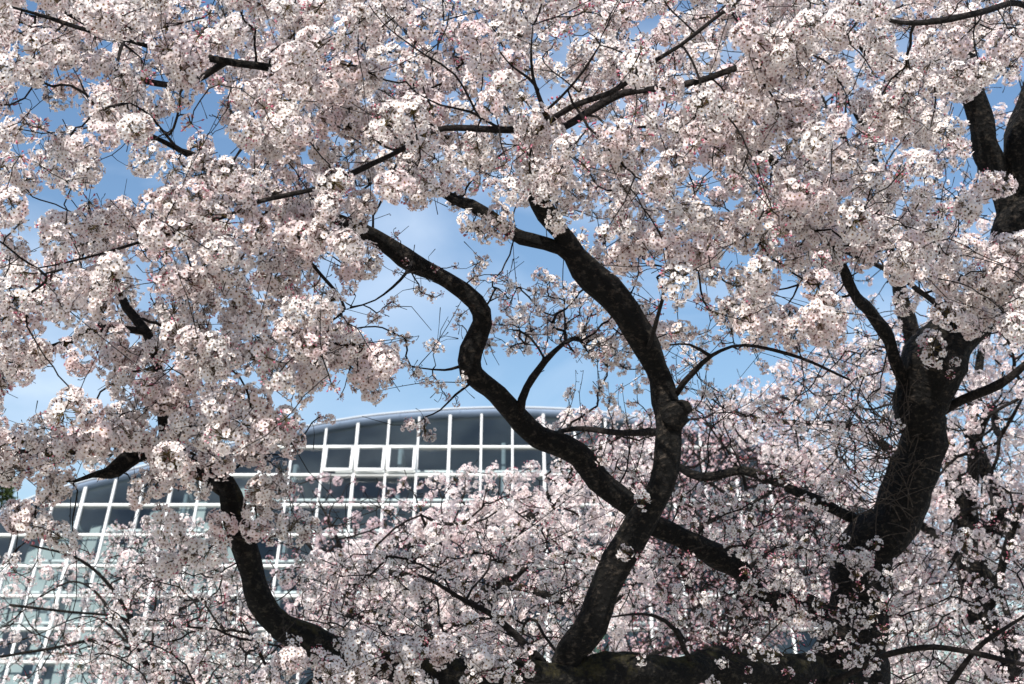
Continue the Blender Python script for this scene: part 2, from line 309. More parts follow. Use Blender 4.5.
# main cherry: name -> (points, parent limb or None, drawn free of front blossoms?)
LIMBS = {
 'central': ([(572,672,8.75,46),(572,650,8.7,43),(603,600,8.65,35),(620,562,8.6,34),(635,530,8.6,34),(652,500,8.6,31),(664,470,8.6,30),(672,430,8.6,33),(668,405,8.6,31),(661,378,8.6,28),(648,345,8.55,31),(628,320,8.5,34),(603,290,8.5,36),(583,268,8.45,31),(568,240,8.4,27),(548,215,8.3,26),(535,188,8.2,20),(533,155,8.1,17),(540,128,7.9,14)], 1),
 'bottom': ([(838,690,10.2,50),(800,672,9.8,46),(760,668,9.5,44),(690,666,9.1,42),(620,672,8.85,44),(570,676,8.7,44),(500,674,8.5,34),(420,670,8.4,33),(350,656,8.3,36),(310,643,8.2,37),(280,628,8.15,38),(262,603,8.1,36),(252,570,8.1,32),(243,530,8.0,30),(232,495,8.0,28),(215,478,7.9,24)], 1),
 'leftward': ([(232,495,8.0,26),(205,472,7.95,22),(165,458,7.9,20),(135,457,7.85,20),(112,468,7.8,18),(102,472,7.78,13),(90,475,7.75,7),(72,482,7.7,4)], 1),
 'far_left': ([(165,458,7.9,16),(135,434,7.85,15),(90,446,7.8,13),(30,453,7.7,12),(-40,450,7.6,9)], 0),
 'up_left': ([(165,458,7.9,13),(160,385,7.9,12),(148,332,7.95,12),(128,308,8.0,11),(112,270,8.0,7),(95,225,8.0,6)], 0),
 'stub_left': ([(148,332,7.95,10),(100,328,7.9,10),(60,343,7.8,11),(20,358,7.7,10),(-30,366,7.6,8)], 0),
 'mid_left': ([(162,390,7.9,6),(200,365,7.7,5),(228,350,7.6,4)], 1),
 'crossing': ([(822,612,10.35,32),(790,604,10.2,28),(762,596,10.1,27),(722,560,9.9,29),(690,541,9.75,29),(655,522,9.65,30),(625,500,9.55,31),(575,457,9.4,31),(540,432,9.3,28),(515,413,9.2,28),(490,390,9.1,28),(466,370,9.0,29),(468,350,8.95,25),(482,322,8.9,25),(476,300,8.85,25),(450,281,8.8,24),(415,261,8.7,23),(385,243,8.6,21),(360,227,8.5,18),(325,212,8.4,15),(285,198,8.3,12),(230,180,8.2,9),(180,150,8.1,7),(140,130,8.0,5)], 1),
 'small_up': ([(520,414,9.2,11),(528,388,9.15,9),(545,360,9.1,8),(563,344,9.05,5)], 1),
 'upper_left': ([(583,270,8.45,20),(560,252,8.4,18),(530,241,8.35,17),(515,235,8.3,16),(490,216,8.25,15),(470,204,8.2,14),(455,200,8.2,12),(430,180,8.2,11),(390,135,8.2,10),(345,100,8.1,10),(300,78,8.0,9),(268,68,7.9,9.5),(225,62,7.8,9),(165,50,7.7,7.5),(132,40,7.6,6.5),(80,28,7.5,5.5),(50,18,7.5,5),(8,6,7.4,3)], 1),
 'top_left_fork': ([(100,32,7.55,5),(62,10,7.5,4),(30,-15,7.4,3)], 1),
 'left_edge': ([(225,62,7.8,9),(180,85,7.9,8),(120,75,7.9,7),(50,45,7.8,7),(0,30,7.7,7),(-40,20,7.6,5)], 0),
 'long_left': ([(540,128,7.9,13),(508,131,7.85,11),(445,127,7.75,11),(400,150,7.6,9),(355,172,7.5,9),(320,187,7.45,8),(258,202,7.4,7),(235,213,7.35,7),(180,230,7.3,6),(140,242,7.3,5),(100,254,7.25,4),(60,264,7.25,3),(38,268,7.2,2)], 1),
 'thin_left': ([(258,202,7.4,6),(230,170,7.4,5),(190,152,7.35,5),(175,145,7.3,4),(150,115,7.3,3),(130,103,7.3,2)], 1),
 'top_light': ([(540,128,7.9,11),(572,107,7.6,9),(610,92,7.5,9),(650,63,7.4,8),(680,45,7.35,7),(712,20,7.3,6),(750,-8,7.3,5)], 1),
 'top_dark': ([(540,128,7.9,15),(560,130,7.9,14),(600,107,7.9,14),(625,94,7.85,13),(650,90,7.8,11),(695,81,7.7,11),(740,66,7.6,10),(790,50,7.6,7)], 1),
 'top_fan': ([(546,120,7.9,9),(540,98,7.6,7),(533,75,7.4,5),(531,50,7.3,3),(533,25,7.3,2)], 1),
 'fan_twig': ([(538,90,7.55,4),(528,78,7.4,3),(512,66,7.3,2),(500,52,7.2,2)], 1),
 'fan_curve': ([(546,112,7.7,4),(568,90,7.4,3),(585,70,7.3,3),(600,45,7.2,2)], 1),
 'bush_twig': ([(500,128,7.8,5),(470,112,7.5,4),(440,105,7.4,3),(415,92,7.3,2)], 1),
 'bush_upper': ([(480,118,7.6,4),(455,75,7.4,3),(425,55,7.3,3),(385,25,7.2,2),(366,0,7.2,2)], 1),
 'right_edge': ([(1060,35,8.6,12),(1024,4,8.2,8),(975,15,7.9,8),(940,20,7.8,7),(900,22,7.7,6),(860,12,7.6,4)], 1),
 'trunk_fork': ([(1012,218,10.2,34),(990,160,10.1,31),(976,110,10.0,29),(968,70,9.9,26),(955,25,9.8,22),(942,-40,9.7,18)], 1),
 'right_inner': ([(972,85,9.95,16),(930,76,9.6,15),(895,72,9.3,14),(850,34,9.0,14),(800,10,8.7,12),(760,-15,8.6,9)], 0),
 'right_mid': ([(907,392,10.3,17),(892,352,10.1,15),(870,310,9.8,15),(850,284,9.5,13),(812,215,9.1,12),(762,152,8.7,11),(702,136,8.4,9),(655,128,8.2,6)], 0),
 'right_light': ([(957,322,10.1,8),(930,298,9.4,7),(905,281,9.0,7),(870,262,8.6,6),(820,238,8.2,5),(775,215,8.0,4)], 1),
 'right_out': ([(932,420,10.4,13),(965,400,10.3,11),(1000,385,10.2,10),(1026,363,10.1,9),(1060,330,10.0,7)], 1),
 'middle_twig': ([(676,394,8.6,8),(695,372,8.5,7),(712,355,8.4,5),(745,345,8.3,4),(800,358,8.2,4),(850,380,8.1,3)], 1),
 'middle_twig_low': ([(712,357,8.4,5),(690,345,8.4,3),(670,345,8.3,2)], 1),
 'right_low': ([(872,522,10.5,17),(820,503,10.6,15),(790,489,10.7,14),(745,470,10.8,13),(700,476,10.9,12),(672,462,11.0,8)], 1),
 'behind_bar': ([(664,432,8.65,10),(620,433,9.0,9),(575,428,9.3,7),(540,440,9.6,4)], 1),
 'near_low': ([(820,688,9.9,10),(875,660,9.4,9),(920,648,9.2,8),(965,651,9.1,8),(1035,666,9.0,7)], 1),
 'near_diagonal': ([(945,692,9.2,7),(975,650,9.1,6),(1000,632,9.0,5),(1030,612,9.0,3)], 1),
 'low_up': ([(548,668,8.7,11),(530,648,8.6,10),(510,628,8.6,9),(490,612,8.5,8),(466,600,8.5,7),(437,584,8.4,5),(418,575,8.4,3)], 1),
 'low_right_twig': ([(690,660,9.0,6),(675,630,8.9,5),(655,616,8.8,4),(632,614,8.7,3),(612,617,8.6,2)], 1),
 'hanging': ([(648,348,8.5,6),(660,310,8.2,5),(664,292,8.1,4),(657,277,8.05,3)], 1),
 'sky_twig_a': ([(412,262,8.6,4),(400,280,8.4,3),(375,300,8.3,2),(350,308,8.2,2)], 1),
 'sky_twig_b': ([(475,380,9.0,4),(455,395,8.9,3),(440,410,8.8,2),(425,417,8.8,2)], 1),
 'sky_twig_c': ([(462,366,9.0,4),(445,370,8.8,3),(420,368,8.7,2),(402,364,8.6,2)], 1),
 'left_hang': ([(318,330,7.5,3),(345,308,7.4,3),(330,285,7.4,4),(312,265,7.5,4),(300,235,7.7,5),(290,200,8.2,6)], 1),
}
TRUNK = [(852,740,10.7,112),(850,690,10.6,96),(848,645,10.55,80),(848,600,10.5,70),(860,560,10.5,63),(880,528,10.45,58),(893,500,10.45,56),(907,455,10.4,58),(920,420,10.4,57),(932,382,10.35,62),(950,342,10.3,60),(982,300,10.25,46),(1000,268,10.2,42),(1012,215,10.2,46),(1027,150,10.1,44),(1042,90,10.0,38),(1062,30,9.9,30),(1090,-60,9.8,24)]
LIMBS = {k: ([(u, v, d, w * (0.62 if k in ('long_left', 'top_dark', 'top_light', 'bush_twig', 'bush_upper', 'top_fan') else 0.74 if k in ('crossing', 'right_low', 'behind_bar', 'near_low', 'middle_twig', 'low_up') else 0.82)) for u, v, d, w in p], f) for k, (p, f) in LIMBS.items()}
TRUNK = [(u, v, d, w * 0.86) for u, v, d, w in TRUNK]
SKY = [(x, y, r * (0.55 if x < 260 and y < 260 else 0.9)) for x, y, r in SKY]
# ------------------------------------------------------------------ trees
class Tree:
    def __init__(s, root, near=1):
        s.root = root; s.near = near; s.limbs = []; s.pos = np.zeros((0, 3)); s.limb_of = []; s.rad = []
    def limb(s, name, W5, sides=12, lump=0.09, m=None):
        "W5: rows x, y, z, radius"
        sp = spline(W5, 0.06); d = sp[:, :3].copy(); n = len(d)
        k = rng.normal(0, 1, (n, 3)); 
        for _ in range(3): k = (k + np.roll(k, 1, 0) + np.roll(k, -1, 0)) / 3
        d[1:-1] += k[1:-1] * (sp[1:-1, 3:4] * 0.5)
        g = rng.normal(0, 1, n); g = (g + np.roll(g, 1) + np.roll(g, -1)) / 3
        r = sp[:, 3] * (1 + 0.10 * np.clip(g, -1.5, 1.5))
        for _ in range(max(1, n // 14)):                 # burrs and old wound swellings
            c_ = rng.uniform(2, n - 1); r *= 1 + rng.uniform(0.04, 0.17) * np.exp(-((np.arange(n) - c_) / rng.uniform(0.9, 2.0)) ** 2)
        mb = MB(); mb.tube(d, r, sides, lump)
        base = s.root.location
        o = mb.build(name, m or M_BARK, s.root, smooth=True)
        off = Vector(base); o.data.transform(Matrix.Translation(-off))
        s.limbs.append(o); li = len(s.limbs) - 1
        keep = np.arange(len(d)) >= 1
        s.pos = np.vstack([s.pos, d[keep]]); s.limb_of += [li] * int(keep.sum()); s.rad += list(sp[keep, 3])
        return o
    def grow(s, cl, r0=0.0023, expo=0.40, alpha=0.35, side=1.0, top=99, minc=1, tint=(1, 1, 1), seg=0.05, sides=5, allow=None, jit=1.0):
        "hang the blossom clusters on twigs that branch from one another and, at last, from a limb"
        n0 = len(s.pos); ok0 = np.ones(n0, bool)
        if allow is not None: ok0 = np.array([allow(i) for i in s.limb_of])
        cp = np.array([c[0] for c in cl]); D = np.full(len(cl), 1e9)
        for i in range(0, n0, 400): D = np.minimum(D, np.linalg.norm(cp[:, None] - s.pos[None, i:i+400], axis=2).min(1))
        order = np.argsort(D)
        if s.near:                                       # no bunch grows inside the wood: shift it out of the bark
            lr_ = np.array(s.rad)
            for ci in np.nonzero(D < 0.4)[0]:
                for _ in range(6):
                    dd = np.linalg.norm(s.pos - cp[ci], axis=1); j = int(np.argmin(dd - lr_)); need = lr_[j] + 0.055 * cl[ci][1]
                    if dd[j] >= need: break
                    v = cp[ci] - s.pos[j]; v = v / (np.linalg.norm(v) + 1e-6) + np.array([0, -0.8, -0.1]); v /= np.linalg.norm(v); cp[ci] = cp[ci] + v * (need - dd[j] + 0.015)
                cl[ci] = (cp[ci].copy(), cl[ci][1], cl[ci][2])
        cap = n0 + len(cl) * 30
        P = np.zeros((cap, 3)); P[:n0] = s.pos; PL = np.zeros(cap); PL[:n0][~ok0] = 9
        par = np.full(cap, -1); br = np.full(cap, -1); br_limb = []; n = n0; chains = []; chain_br = []; clb = np.zeros(len(cl), int); cnt = np.zeros(cap)
        for ci in order:
            c = cp[ci]; d = np.linalg.norm(P[:n] - c, axis=1); j = int(np.argmin(d + alpha * PL[:n])); a = P[j]; Ld = d[j]
            if br[j] < 0: br_limb.append(s.limb_of[j]); b = len(br_limb) - 1
            else: b = br[j]
            k = min(28, max(3, int(Ld / seg)))
            dirn = (c - a) / (Ld + 1e-9)
            t0 = dirn + rng.normal(0, 0.45, 3) + np.array([0, 0, rng.uniform(-0.3, 0.5)])
            if par[j] >= 0: t0 += 0.5 * (a - P[par[j]]) / (np.linalg.norm(a - P[par[j]]) + 1e-9)
            t1 = dirn + rng.normal(0, 0.35, 3) + np.array([0, 0, rng.uniform(-0.2, 0.5)])
            t = np.linspace(0, 1, k + 1)[1:, None]
            X = (2*t**3-3*t**2+1)*a + (t**3-2*t**2+t)*t0*Ld + (-2*t**3+3*t**2)*c + (t**3-t**2)*t1*Ld
            X[:-1] += rng.normal(0, 0.005 * jit, (k - 1, 3))
            idx = np.arange(n, n + k); P[idx] = X; par[idx] = np.r_[j, idx[:-1]]; br[idx] = b
            st = np.linalg.norm(np.diff(np.vstack([a, X]), axis=0), axis=1); PL[idx] = PL[j] + np.cumsum(st) if ok0[min(j, n0-1)] or j >= n0 else np.cumsum(st)
            cnt[idx[-1]] += 1; chains.append((j, idx)); chain_br.append(b); clb[ci] = b; n += k
        for i in range(n - 1, n0 - 1, -1):
            if par[i] >= 0: cnt[par[i]] += cnt[i]
        rad = r0 * np.maximum(cnt, 1) ** expo
        nb = len(br_limb); size = np.bincount(clb, minlength=nb)
        big = set([b for b in np.argsort(-size)[:top] if size[b] >= minc])
        mbs = {}; cls = {}
        key = lambda b: ('b', b) if b in big else ('s', 0)
        lim = np.array(s.rad)
        for (j, idx), b in zip(chains, chain_br):
            mb = mbs.setdefault(key(b), MB())
            rr = rad[idx]; r_first = rad[idx[0]] * 1.15
            if j < n0: r_first = min(r_first * 1.2, lim[j] * 0.8)
            mb.tube(np.vstack([P[j], P[idx]]), np.r_[r_first, rr], sides if rr[0] > 0.004 else 4, 0.06, cap=False)
            if side:                                     # bare spurs and side twigs
                if rng.random() < 0.2 * side:                # the shoot runs on past its bunch
                    e = P[idx[-1]]; v = (e - P[idx[-2]]); v /= np.linalg.norm(v) + 1e-9; v = v + rng.normal(0, 0.5, 3); ln = rng.uniform(0.08, 0.24); v2 = v + rng.normal(0, 0.45, 3)
                    mb.tube([e, e + v*ln*0.4, e + v*ln*0.5 + v2*ln*0.4], [r0, r0*0.8, r0*0.6], 4, 0)
                if s.near and rng.random() < 0.18:          # long whip-like shoots with buds along them
                    i = idx[int(rng.integers(0, len(idx)))]; a = P[i]; v = rng.normal(size=3); v[1] -= 0.5; v /= np.linalg.norm(v); ln = rng.uniform(0.2, 0.5); w = rng.normal(0, 0.5, 3); w[2] += 0.35
                    X = np.array([a + ln*(v*q_ + w*q_*q_*0.6) + rng.normal(0, 0.003, 3)*(q_ > 0) for q_ in np.linspace(0, 1, 7)])
                    mb.tube(X, np.linspace(0.0027, 0.0013, 7), 4, 0)
                    for q_ in range(2, 7):
                        e = rng.normal(size=3); e /= np.linalg.norm(e); l2 = rng.uniform(0.012, 0.05); mb.tube([X[q_], X[q_] + e*l2*0.6, X[q_] + e*l2 + np.array([0, 0, l2*0.25])], [0.0016, 0.0013, 0.0026], 4, 0)
                for q in range(rng.poisson(1.4 * side)):
                    i = idx[int(rng.integers(0, len(idx)))]; v = rng.normal(size=3); v[2] += 0.35; v /= np.linalg.norm(v); ln = rng.uniform(0.03, 0.13)
                    w = v + rng.normal(0, 0.8, 3); pp = np.array([P[i], P[i] + v*ln*0.35, P[i] + v*ln*0.6 + w*ln*0.12, P[i] + v*ln*0.6 + w*ln*0.45])
                    mb.tube(pp, [r0*0.8, r0*0.65, r0*0.55, r0*1.0], 4, 0, cap=True)
        for ci, c in enumerate(cl): cls.setdefault(key(clb[ci]), []).append(c)
        off = np.array(s.root.location)
        Mt = Matrix.Translation(-Vector(off))
        for kx in mbs:
            if kx[0] == 'b': o = mbs[kx].build('branch', M_TWIG, s.root, smooth=True)
            else: o = mbs[kx].build('small_branches', M_TWIG, s.root, smooth=True); o['kind'] = 'stuff'
            o.data.transform(Mt)
            par_o = o
            b = blossoms(cls.get(kx, []), s.near, par_o, tint)
            if b: b.data.transform(Mt)

def seg_dist(px, py, line):
    d = 1e9
    for (x0, y0), (x1, y1) in zip(line[:-1], line[1:]):
        dx, dy = x1-x0, y1-y0; t = max(0, min(1, ((px-x0)*dx + (py-y0)*dy) / (dx*dx+dy*dy+1e-9))); d = min(d, math.hypot(px-x0-t*dx, py-y0-t*dy))
    return d
def scatter(poly, n, mind, dens=None, tries=30):
    xs = [p[0] for p in poly]; ys = [p[1] for p in poly]; res = []; grid = {}
    for _ in range(n * tries):
        if len(res) >= n: break
        u = random.uniform(min(xs), max(xs)); v = random.uniform(min(ys), max(ys))
        if not inpoly(u, v, poly): continue
        if dens and random.random() > dens(u, v): continue
        g = (int(u // mind), int(v // mind))
        if any((u-a)**2 + (v-b)**2 < mind*mind for i in (-1, 0, 1) for j in (-1, 0, 1) for a, b in grid.get((g[0]+i, g[1]+j), [])): continue
        grid.setdefault(g, []).append((u, v)); res.append((u, v))
    return res
def in_sky(u, v, m=5):
    for x, y, r in SKY:
        if (u-x)**2 + (v-y)**2 < (r+m)**2: return True
    return any(inpoly(u+a, v+c, p) for p in BIGSKY for a, c in ((0, 0), (m, 0), (-m, 0), (0, m), (0, -m)))
# ------------------------------------------------------------------ the big flowering cherry
px2r = lambda d, w: 0.5 * w * d / F
base = at(852, 740, 10.7); base = np.array([base[0], base[1] + 0.1, 0.0])
root = empty('cherry_tree', base, 'big old cherry tree in white bloom, nearest, with long dark limbs crossing the whole view', 'tree')
T = Tree(root)
tp = [np.r_[base + [0, 0, -0.25], 0.52], np.r_[base + [-0.02, 0, 0.25], 0.42], np.r_[base + [0, -0.03, 1.0], 0.36]]
tp += [np.r_[at(u, v, d), px2r(d, w)] for u, v, d, w in TRUNK]
T.limb('trunk', tp, sides=20, lump=0.07)
VIS = []; names = ['trunk']
for k, (pts, vis) in LIMBS.items():
    w0 = pts[0][3]
    T.limb('limb', [np.r_[at(u, v, d), px2r(d, w)] for u, v, d, w in pts], sides=16 if w0 > 18 else 9, lump=0.13 if k == 'bottom' else 0.08, m=M_TWIG if w0 <= 11 else (M_MOSSY if k == 'bottom' else M_BARK))
    names.append(k)
def stretch(name, us=None, lo=-1, hi=9999, axis=0):
    P = [p for p in (TRUNK if name == 'trunk' else LIMBS[name][0]) if lo <= p[axis] <= hi]
    if len(P) > 1: VIS.append(([(p[0], p[1]) for p in P], max(2, P[len(P)//2][3] / 2), max(p[2] for p in P)))
for a in [('central', 0, 235, 700, 1), ('bottom', 0, 565, 850), ('bottom', 0, 480, 630, 1), ('leftward', 0, 100, 140), ('crossing', 0, 380, 630), ('crossing', 0, 650, 725), ('small_up',), ('upper_left', 0, 465, 590),
          ('upper_left', 0, 200, 268), ('upper_left', 0, 0, 140), ('long_left', 0, 440, 512), ('long_left', 0, 350, 402), ('long_left', 0, 0, 145), ('long_left', 0, 250, 322), ('thin_left', 0, 120, 195), ('top_light', 0, 572, 612),
          ('top_light', 0, 645, 720), ('top_dark', 0, 600, 626), ('top_dark', 0, 690, 745), ('top_fan',), ('fan_twig',), ('fan_curve',), ('bush_twig',), ('bush_upper',), ('right_edge', 0, 890, 1030), ('trunk_fork', 0, 105, 165, 1),
          ('trunk', 0, 90, 530, 1), ('right_mid', 0, 280, 355, 1), ('right_light', 0, 900, 960), ('right_out',), ('right_low', 0, 670, 750), ('middle_twig',), ('near_low',), ('near_diagonal',), ('low_up',), ('hanging',), ('up_left', 0, 300, 335, 1)]: stretch(*a)
# sawn knob on the central limb and moss where the low limb forks
kb = MB(); q = [np.r_[at(670, 418, 8.58), 0.07], np.r_[at(678, 411, 8.55), 0.066], np.r_[at(685, 410, 8.53), 0.05], np.r_[at(689, 413, 8.52), 0.025]]
q = spline(q, 0.02); kb.tube(q[:, :3], q[:, 3], 12, 0.14); o = kb.build('knot', M_BARK, T.limbs[1], smooth=True); o.data.transform(Matrix.Translation(-Vector(base)))

CANOPY = [(-25,-25),(1050,-25),(1050,300),(1024,335),(990,330),(960,292),(930,285),(860,290),(830,330),(800,370),(760,345),(715,345),(690,330),(660,342),(640,318),(615,285),(600,262),(575,235),(545,205),(500,192),(445,186),(400,190),(352,235),(345,265),(322,268),(325,300),(372,330),(392,360),(372,388),(325,395),(290,400),(285,430),(250,462),(130,462),(60,470),(-25,470)]
def dens_front(u, v):
    d = 1.0
    if u < 260 and 80 < v < 210: d = 0.95
    if u < 330 and v > 210: d = 0.95
    return d
cl = []
def free(u, v, d, r=13):
    for line, hw, ld in VIS:
        if d < ld + 0.25 and seg_dist(u, v, line) < hw + r: return False
    return True
def depth0(u, v): return 7.3 + 0.55 * (u / W) + 0.3 * max(0, (v - 200) / 300)
for (u, v) in scatter(CANOPY, 780, 21, dens_front):
    if in_sky(u, v): continue
    d = depth0(u, v) + random.uniform(-0.55, 0.45)
    if not free(u, v, d): 
        if random.random() < 0.85: d += 1.3
        if not free(u, v, d) : continue
    kk = random.random(); kind = 'ball' if kk < 0.79 else ('half' if kk < 0.85 else 'buds')
    if kind == 'buds': d -= 0.25
    s0 = random.uniform(0.8, 1.15); cl.append((at(u, v, d), s0, kind))
    if kind == 'ball' and random.random() < 0.45:                 # two bunches grown together along one spur
        w = rng.normal(size=3); w[2] *= 0.6; w /= np.linalg.norm(w); p2 = cl[-1][0] + w * 0.10; uu = 512 + F * ((p2-CAM) @ AX) / ((p2-CAM) @ AF); vv = 342 - F * ((p2-CAM) @ AU) / ((p2-CAM) @ AF)
        if not in_sky(uu, vv) and free(uu, vv, d) and inpoly(uu, vv, CANOPY): cl.append((p2, s0 * 0.9, 'ball'))
for (u, v) in scatter(CANOPY, 800, 19, dens_front):
    if in_sky(u, v, 11): continue
    d = depth0(u, v) + random.uniform(0.7, 1.9)
    if not free(u, v, d, 8): continue
    kk = random.random(); cl.append((at(u, v, d), random.uniform(0.85, 1.2), 'ball' if kk < 0.7 else 'half'))
# bunches one can tell apart, below and inside the open sky
PICK = [(350,288,8.0,.75,'half'),(393,302,8.2,.6,'half'),(378,318,8.2,.8,'half'),(386,306,8.2,.6,'buds'),(420,291,8.6,.6,'half'),(432,297,8.6,.5,'half'),(441,294,8.6,.4,'buds'),(397,272,8.5,.5,'buds'),(395,236,8.2,.6,'buds'),(405,262,8.3,.45,'buds'),
 (350,270,7.8,1.0,'ball'),(366,262,7.9,1.1,'ball'),(362,205,7.9,1.1,'ball'),(420,193,7.9,1.0,'ball'),(408,188,7.9,1.0,'ball'),(452,205,8.3,.7,'half'),(475,220,8.2,.95,'ball'),(485,238,8.1,.7,'half'),(500,222,8.1,1.1,'ball'),(435,268,8.4,.5,'buds'),(456,266,8.5,.45,'buds'),(477,264,8.6,.8,'half'),(485,262,8.6,.6,'half'),(500,275,8.8,.5,'buds'),(470,283,8.8,.7,'half'),(510,285,8.9,.8,'half'),(540,275,9.0,.8,'half'),
 (460,316,9.3,.8,'half'),(455,326,9.3,.5,'buds'),(485,322,9.4,.9,'half'),(500,325,9.4,.9,'half'),(520,318,9.4,.8,'half'),(540,310,9.4,.8,'half'),(560,318,9.4,.9,'half'),(575,300,9.3,.8,'half'),(585,330,9.3,.9,'half'),(600,345,9.2,1.1,'ball'),(615,350,9.1,1.0,'ball'),(590,355,9.2,.9,'half'),(550,330,9.5,.8,'half'),(530,335,9.5,.7,'half'),(570,340,9.4,.9,'buds'),
 (392,332,8.7,.6,'half'),(406,341,8.7,.7,'half'),(432,345,8.7,.7,'half'),(438,348,8.7,.6,'half'),(402,364,8.6,.6,'half'),(414,372,8.6,.8,'half'),(428,380,8.7,.8,'half'),(440,386,8.7,.7,'half'),(446,396,8.7,.6,'buds'),(456,400,8.9,.5,'buds'),(462,380,8.9,.7,'half'),(410,425,8.8,.8,'half'),(425,420,8.8,.9,'half'),(430,435,8.8,.7,'half'),(318,418,7.9,.6,'buds'),(329,420,7.9,.6,'half'),(340,397,7.8,.5,'buds'),
 (378,362,7.8,1.25,'ball'),(367,370,7.7,1.2,'ball'),(385,355,7.8,1.0,'ball'),(388,378,7.9,.7,'half'),(352,345,7.6,1.0,'ball'),(330,352,7.6,1.2,'ball'),(310,372,7.6,1.1,'ball'),(300,385,7.6,1.0,'ball'),(335,330,7.8,.8,'half'),(275,430,7.6,1.1,'ball'),(290,440,7.6,1.0,'ball'),(262,420,7.6,1.1,'ball'),(265,465,7.7,.8,'half'),(280,470,7.8,.8,'half'),(262,490,7.7,1.0,'ball'),(280,488,7.8,.9,'ball'),
 (246,525,7.85,.0,'half'),(20,515,7.6,1.0,'ball'),(35,525,7.6,1.1,'ball'),(62,538,7.6,1.0,'ball'),(10,560,7.6,.9,'half'),(15,572,7.6,.8,'buds'),(30,580,7.6,.5,'buds'),(16,518,7.6,1.0,'ball'),(50,490,7.6,1.0,'ball'),(62,485,7.6,.9,'ball'),(40,470,7.6,1.0,'ball'),(12,462,7.6,.9,'half'),(8,470,7.6,1.0,'ball'),(75,548,7.8,.6,'buds'),(90,555,7.8,.6,'buds'),
 (165,525,7.7,1.1,'ball'),(180,535,7.7,.9,'half'),(160,480,7.6,1.0,'ball'),(140,490,7.6,1.0,'ball'),(180,470,7.6,1.0,'ball'),(195,480,7.6,.9,'ball'),(205,552,7.8,1.2,'ball'),(190,550,7.8,.8,'ball'),(222,525,7.75,1.0,'ball'),(165,565,7.9,1.0,'ball'),(215,570,7.9,.8,'half'),(232,578,7.9,.7,'half'),(255,530,7.7,.9,'ball'),(268,538,7.8,.8,'half'),(255,505,7.75,.9,'ball'),(270,512,7.8,.9,'ball'),(290,530,7.9,1.0,'ball'),(305,525,7.95,.9,'ball'),
 (290,575,7.9,.9,'half'),(300,580,8.0,.7,'half'),(262,640,7.8,.8,'half'),(290,660,7.8,1.0,'ball'),(300,665,7.8,.8,'half'),(318,655,7.9,.9,'half'),(330,675,7.8,1.1,'ball'),(350,680,7.8,1.0,'ball'),(358,650,7.9,1.1,'ball'),(368,660,7.9,1.0,'ball'),(390,655,8.0,.8,'half'),(408,652,8.0,1.0,'ball'),(420,655,8.0,.8,'half'),(442,650,8.1,1.0,'ball'),(455,652,8.1,.7,'half'),(410,680,8.0,1.1,'ball'),(430,682,8.0,.7,'half'),(480,660,8.2,1.1,'ball'),(495,668,8.2,.9,'ball'),(515,682,8.2,1.0,'half'),(470,680,8.2,.8,'half'),(270,682,7.8,1.0,'ball'),(250,680,7.8,.8,'half'),(20,684,8,.8,'half'),
 (500,617,8.3,.9,'half'),(470,620,8.3,.9,'half'),(450,570,8.3,.9,'half'),(420,590,8.3,1.0,'half'),
 (641,660,8.6,.6,'half'),(626,552,8.45,.8,'half'),(640,556,8.45,.6,'buds'),(642,500,8.4,.9,'half'),(584,428,9.2,.0,'half'),(530,655,8.5,.8,'half'),(520,670,8.5,.8,'half'),
 (932,349,9.9,1.25,'ball'),(900,273,8.6,1.2,'ball'),(975,320,9.8,1.2,'ball'),(990,318,9.8,1.1,'ball'),(962,300,9.7,1.0,'ball'),(985,288,9.6,1.2,'ball'),(1005,285,9.5,1.2,'ball'),(1015,270,9.5,1.2,'ball'),(1000,255,9.3,1.2,'ball'),(1018,245,9.3,1.2,'ball'),(950,375,9.9,.7,'buds'),(955,362,9.9,.6,'half'),(900,425,10.0,.6,'half'),(905,302,9.2,1.0,'ball'),
 (985,190,9.3,1.1,'ball'),(1000,185,9.3,1.1,'ball'),(990,180,9.3,.9,'ball'),(860,560,9.9,1.1,'ball'),(848,558,9.9,.9,'half'),(875,545,9.9,.9,'half'),(835,560,9.9,.9,'half'),(880,600,9.8,.9,'half'),(870,620,9.8,1.0,'half'),(890,610,9.8,.9,'half'),(835,612,9.8,.8,'buds'),(820,630,9.8,.9,'half'),(855,650,9.7,.9,'buds'),(840,645,9.7,.8,'half'),(965,545,9.3,.9,'half'),(965,535,9.3,.8,'half')]
cl += [(at(u, v, d), s, k) for u, v, d, s, k in PICK if s > 0]
for u, v in scatter([(930,255),(1035,235),(1035,325),(955,335)], 20, 17): cl.append((at(u, v, random.uniform(9.0, 9.7)), random.uniform(1.0, 1.25), 'ball'))
for name, (pts, _) in LIMBS.items():                          # spurs in bloom along the limbs
    q = spline([(p[0]/100, p[1]/100, p[2], p[3]) for p in pts], 0.15)
    for u, v, d, w in q:
        u, v = u*100 + random.uniform(-7, 7), v*100 + random.uniform(-7, 7); d -= random.uniform(0.16, 0.4)
        if random.random() < 0.75 and inpoly(u, v, CANOPY) and not in_sky(u, v, 4) and free(u, v, d, 11): cl.append((at(u, v, d), random.uniform(0.8, 1.1), 'ball' if random.random() < 0.8 else 'half'))
for u, v in scatter([(690,640),(900,640),(900,690),(690,690)], 16, 18): cl.append((at(u, v, 8.7), random.uniform(0.5, 0.9), random.choice(['half', 'half', 'buds'])))
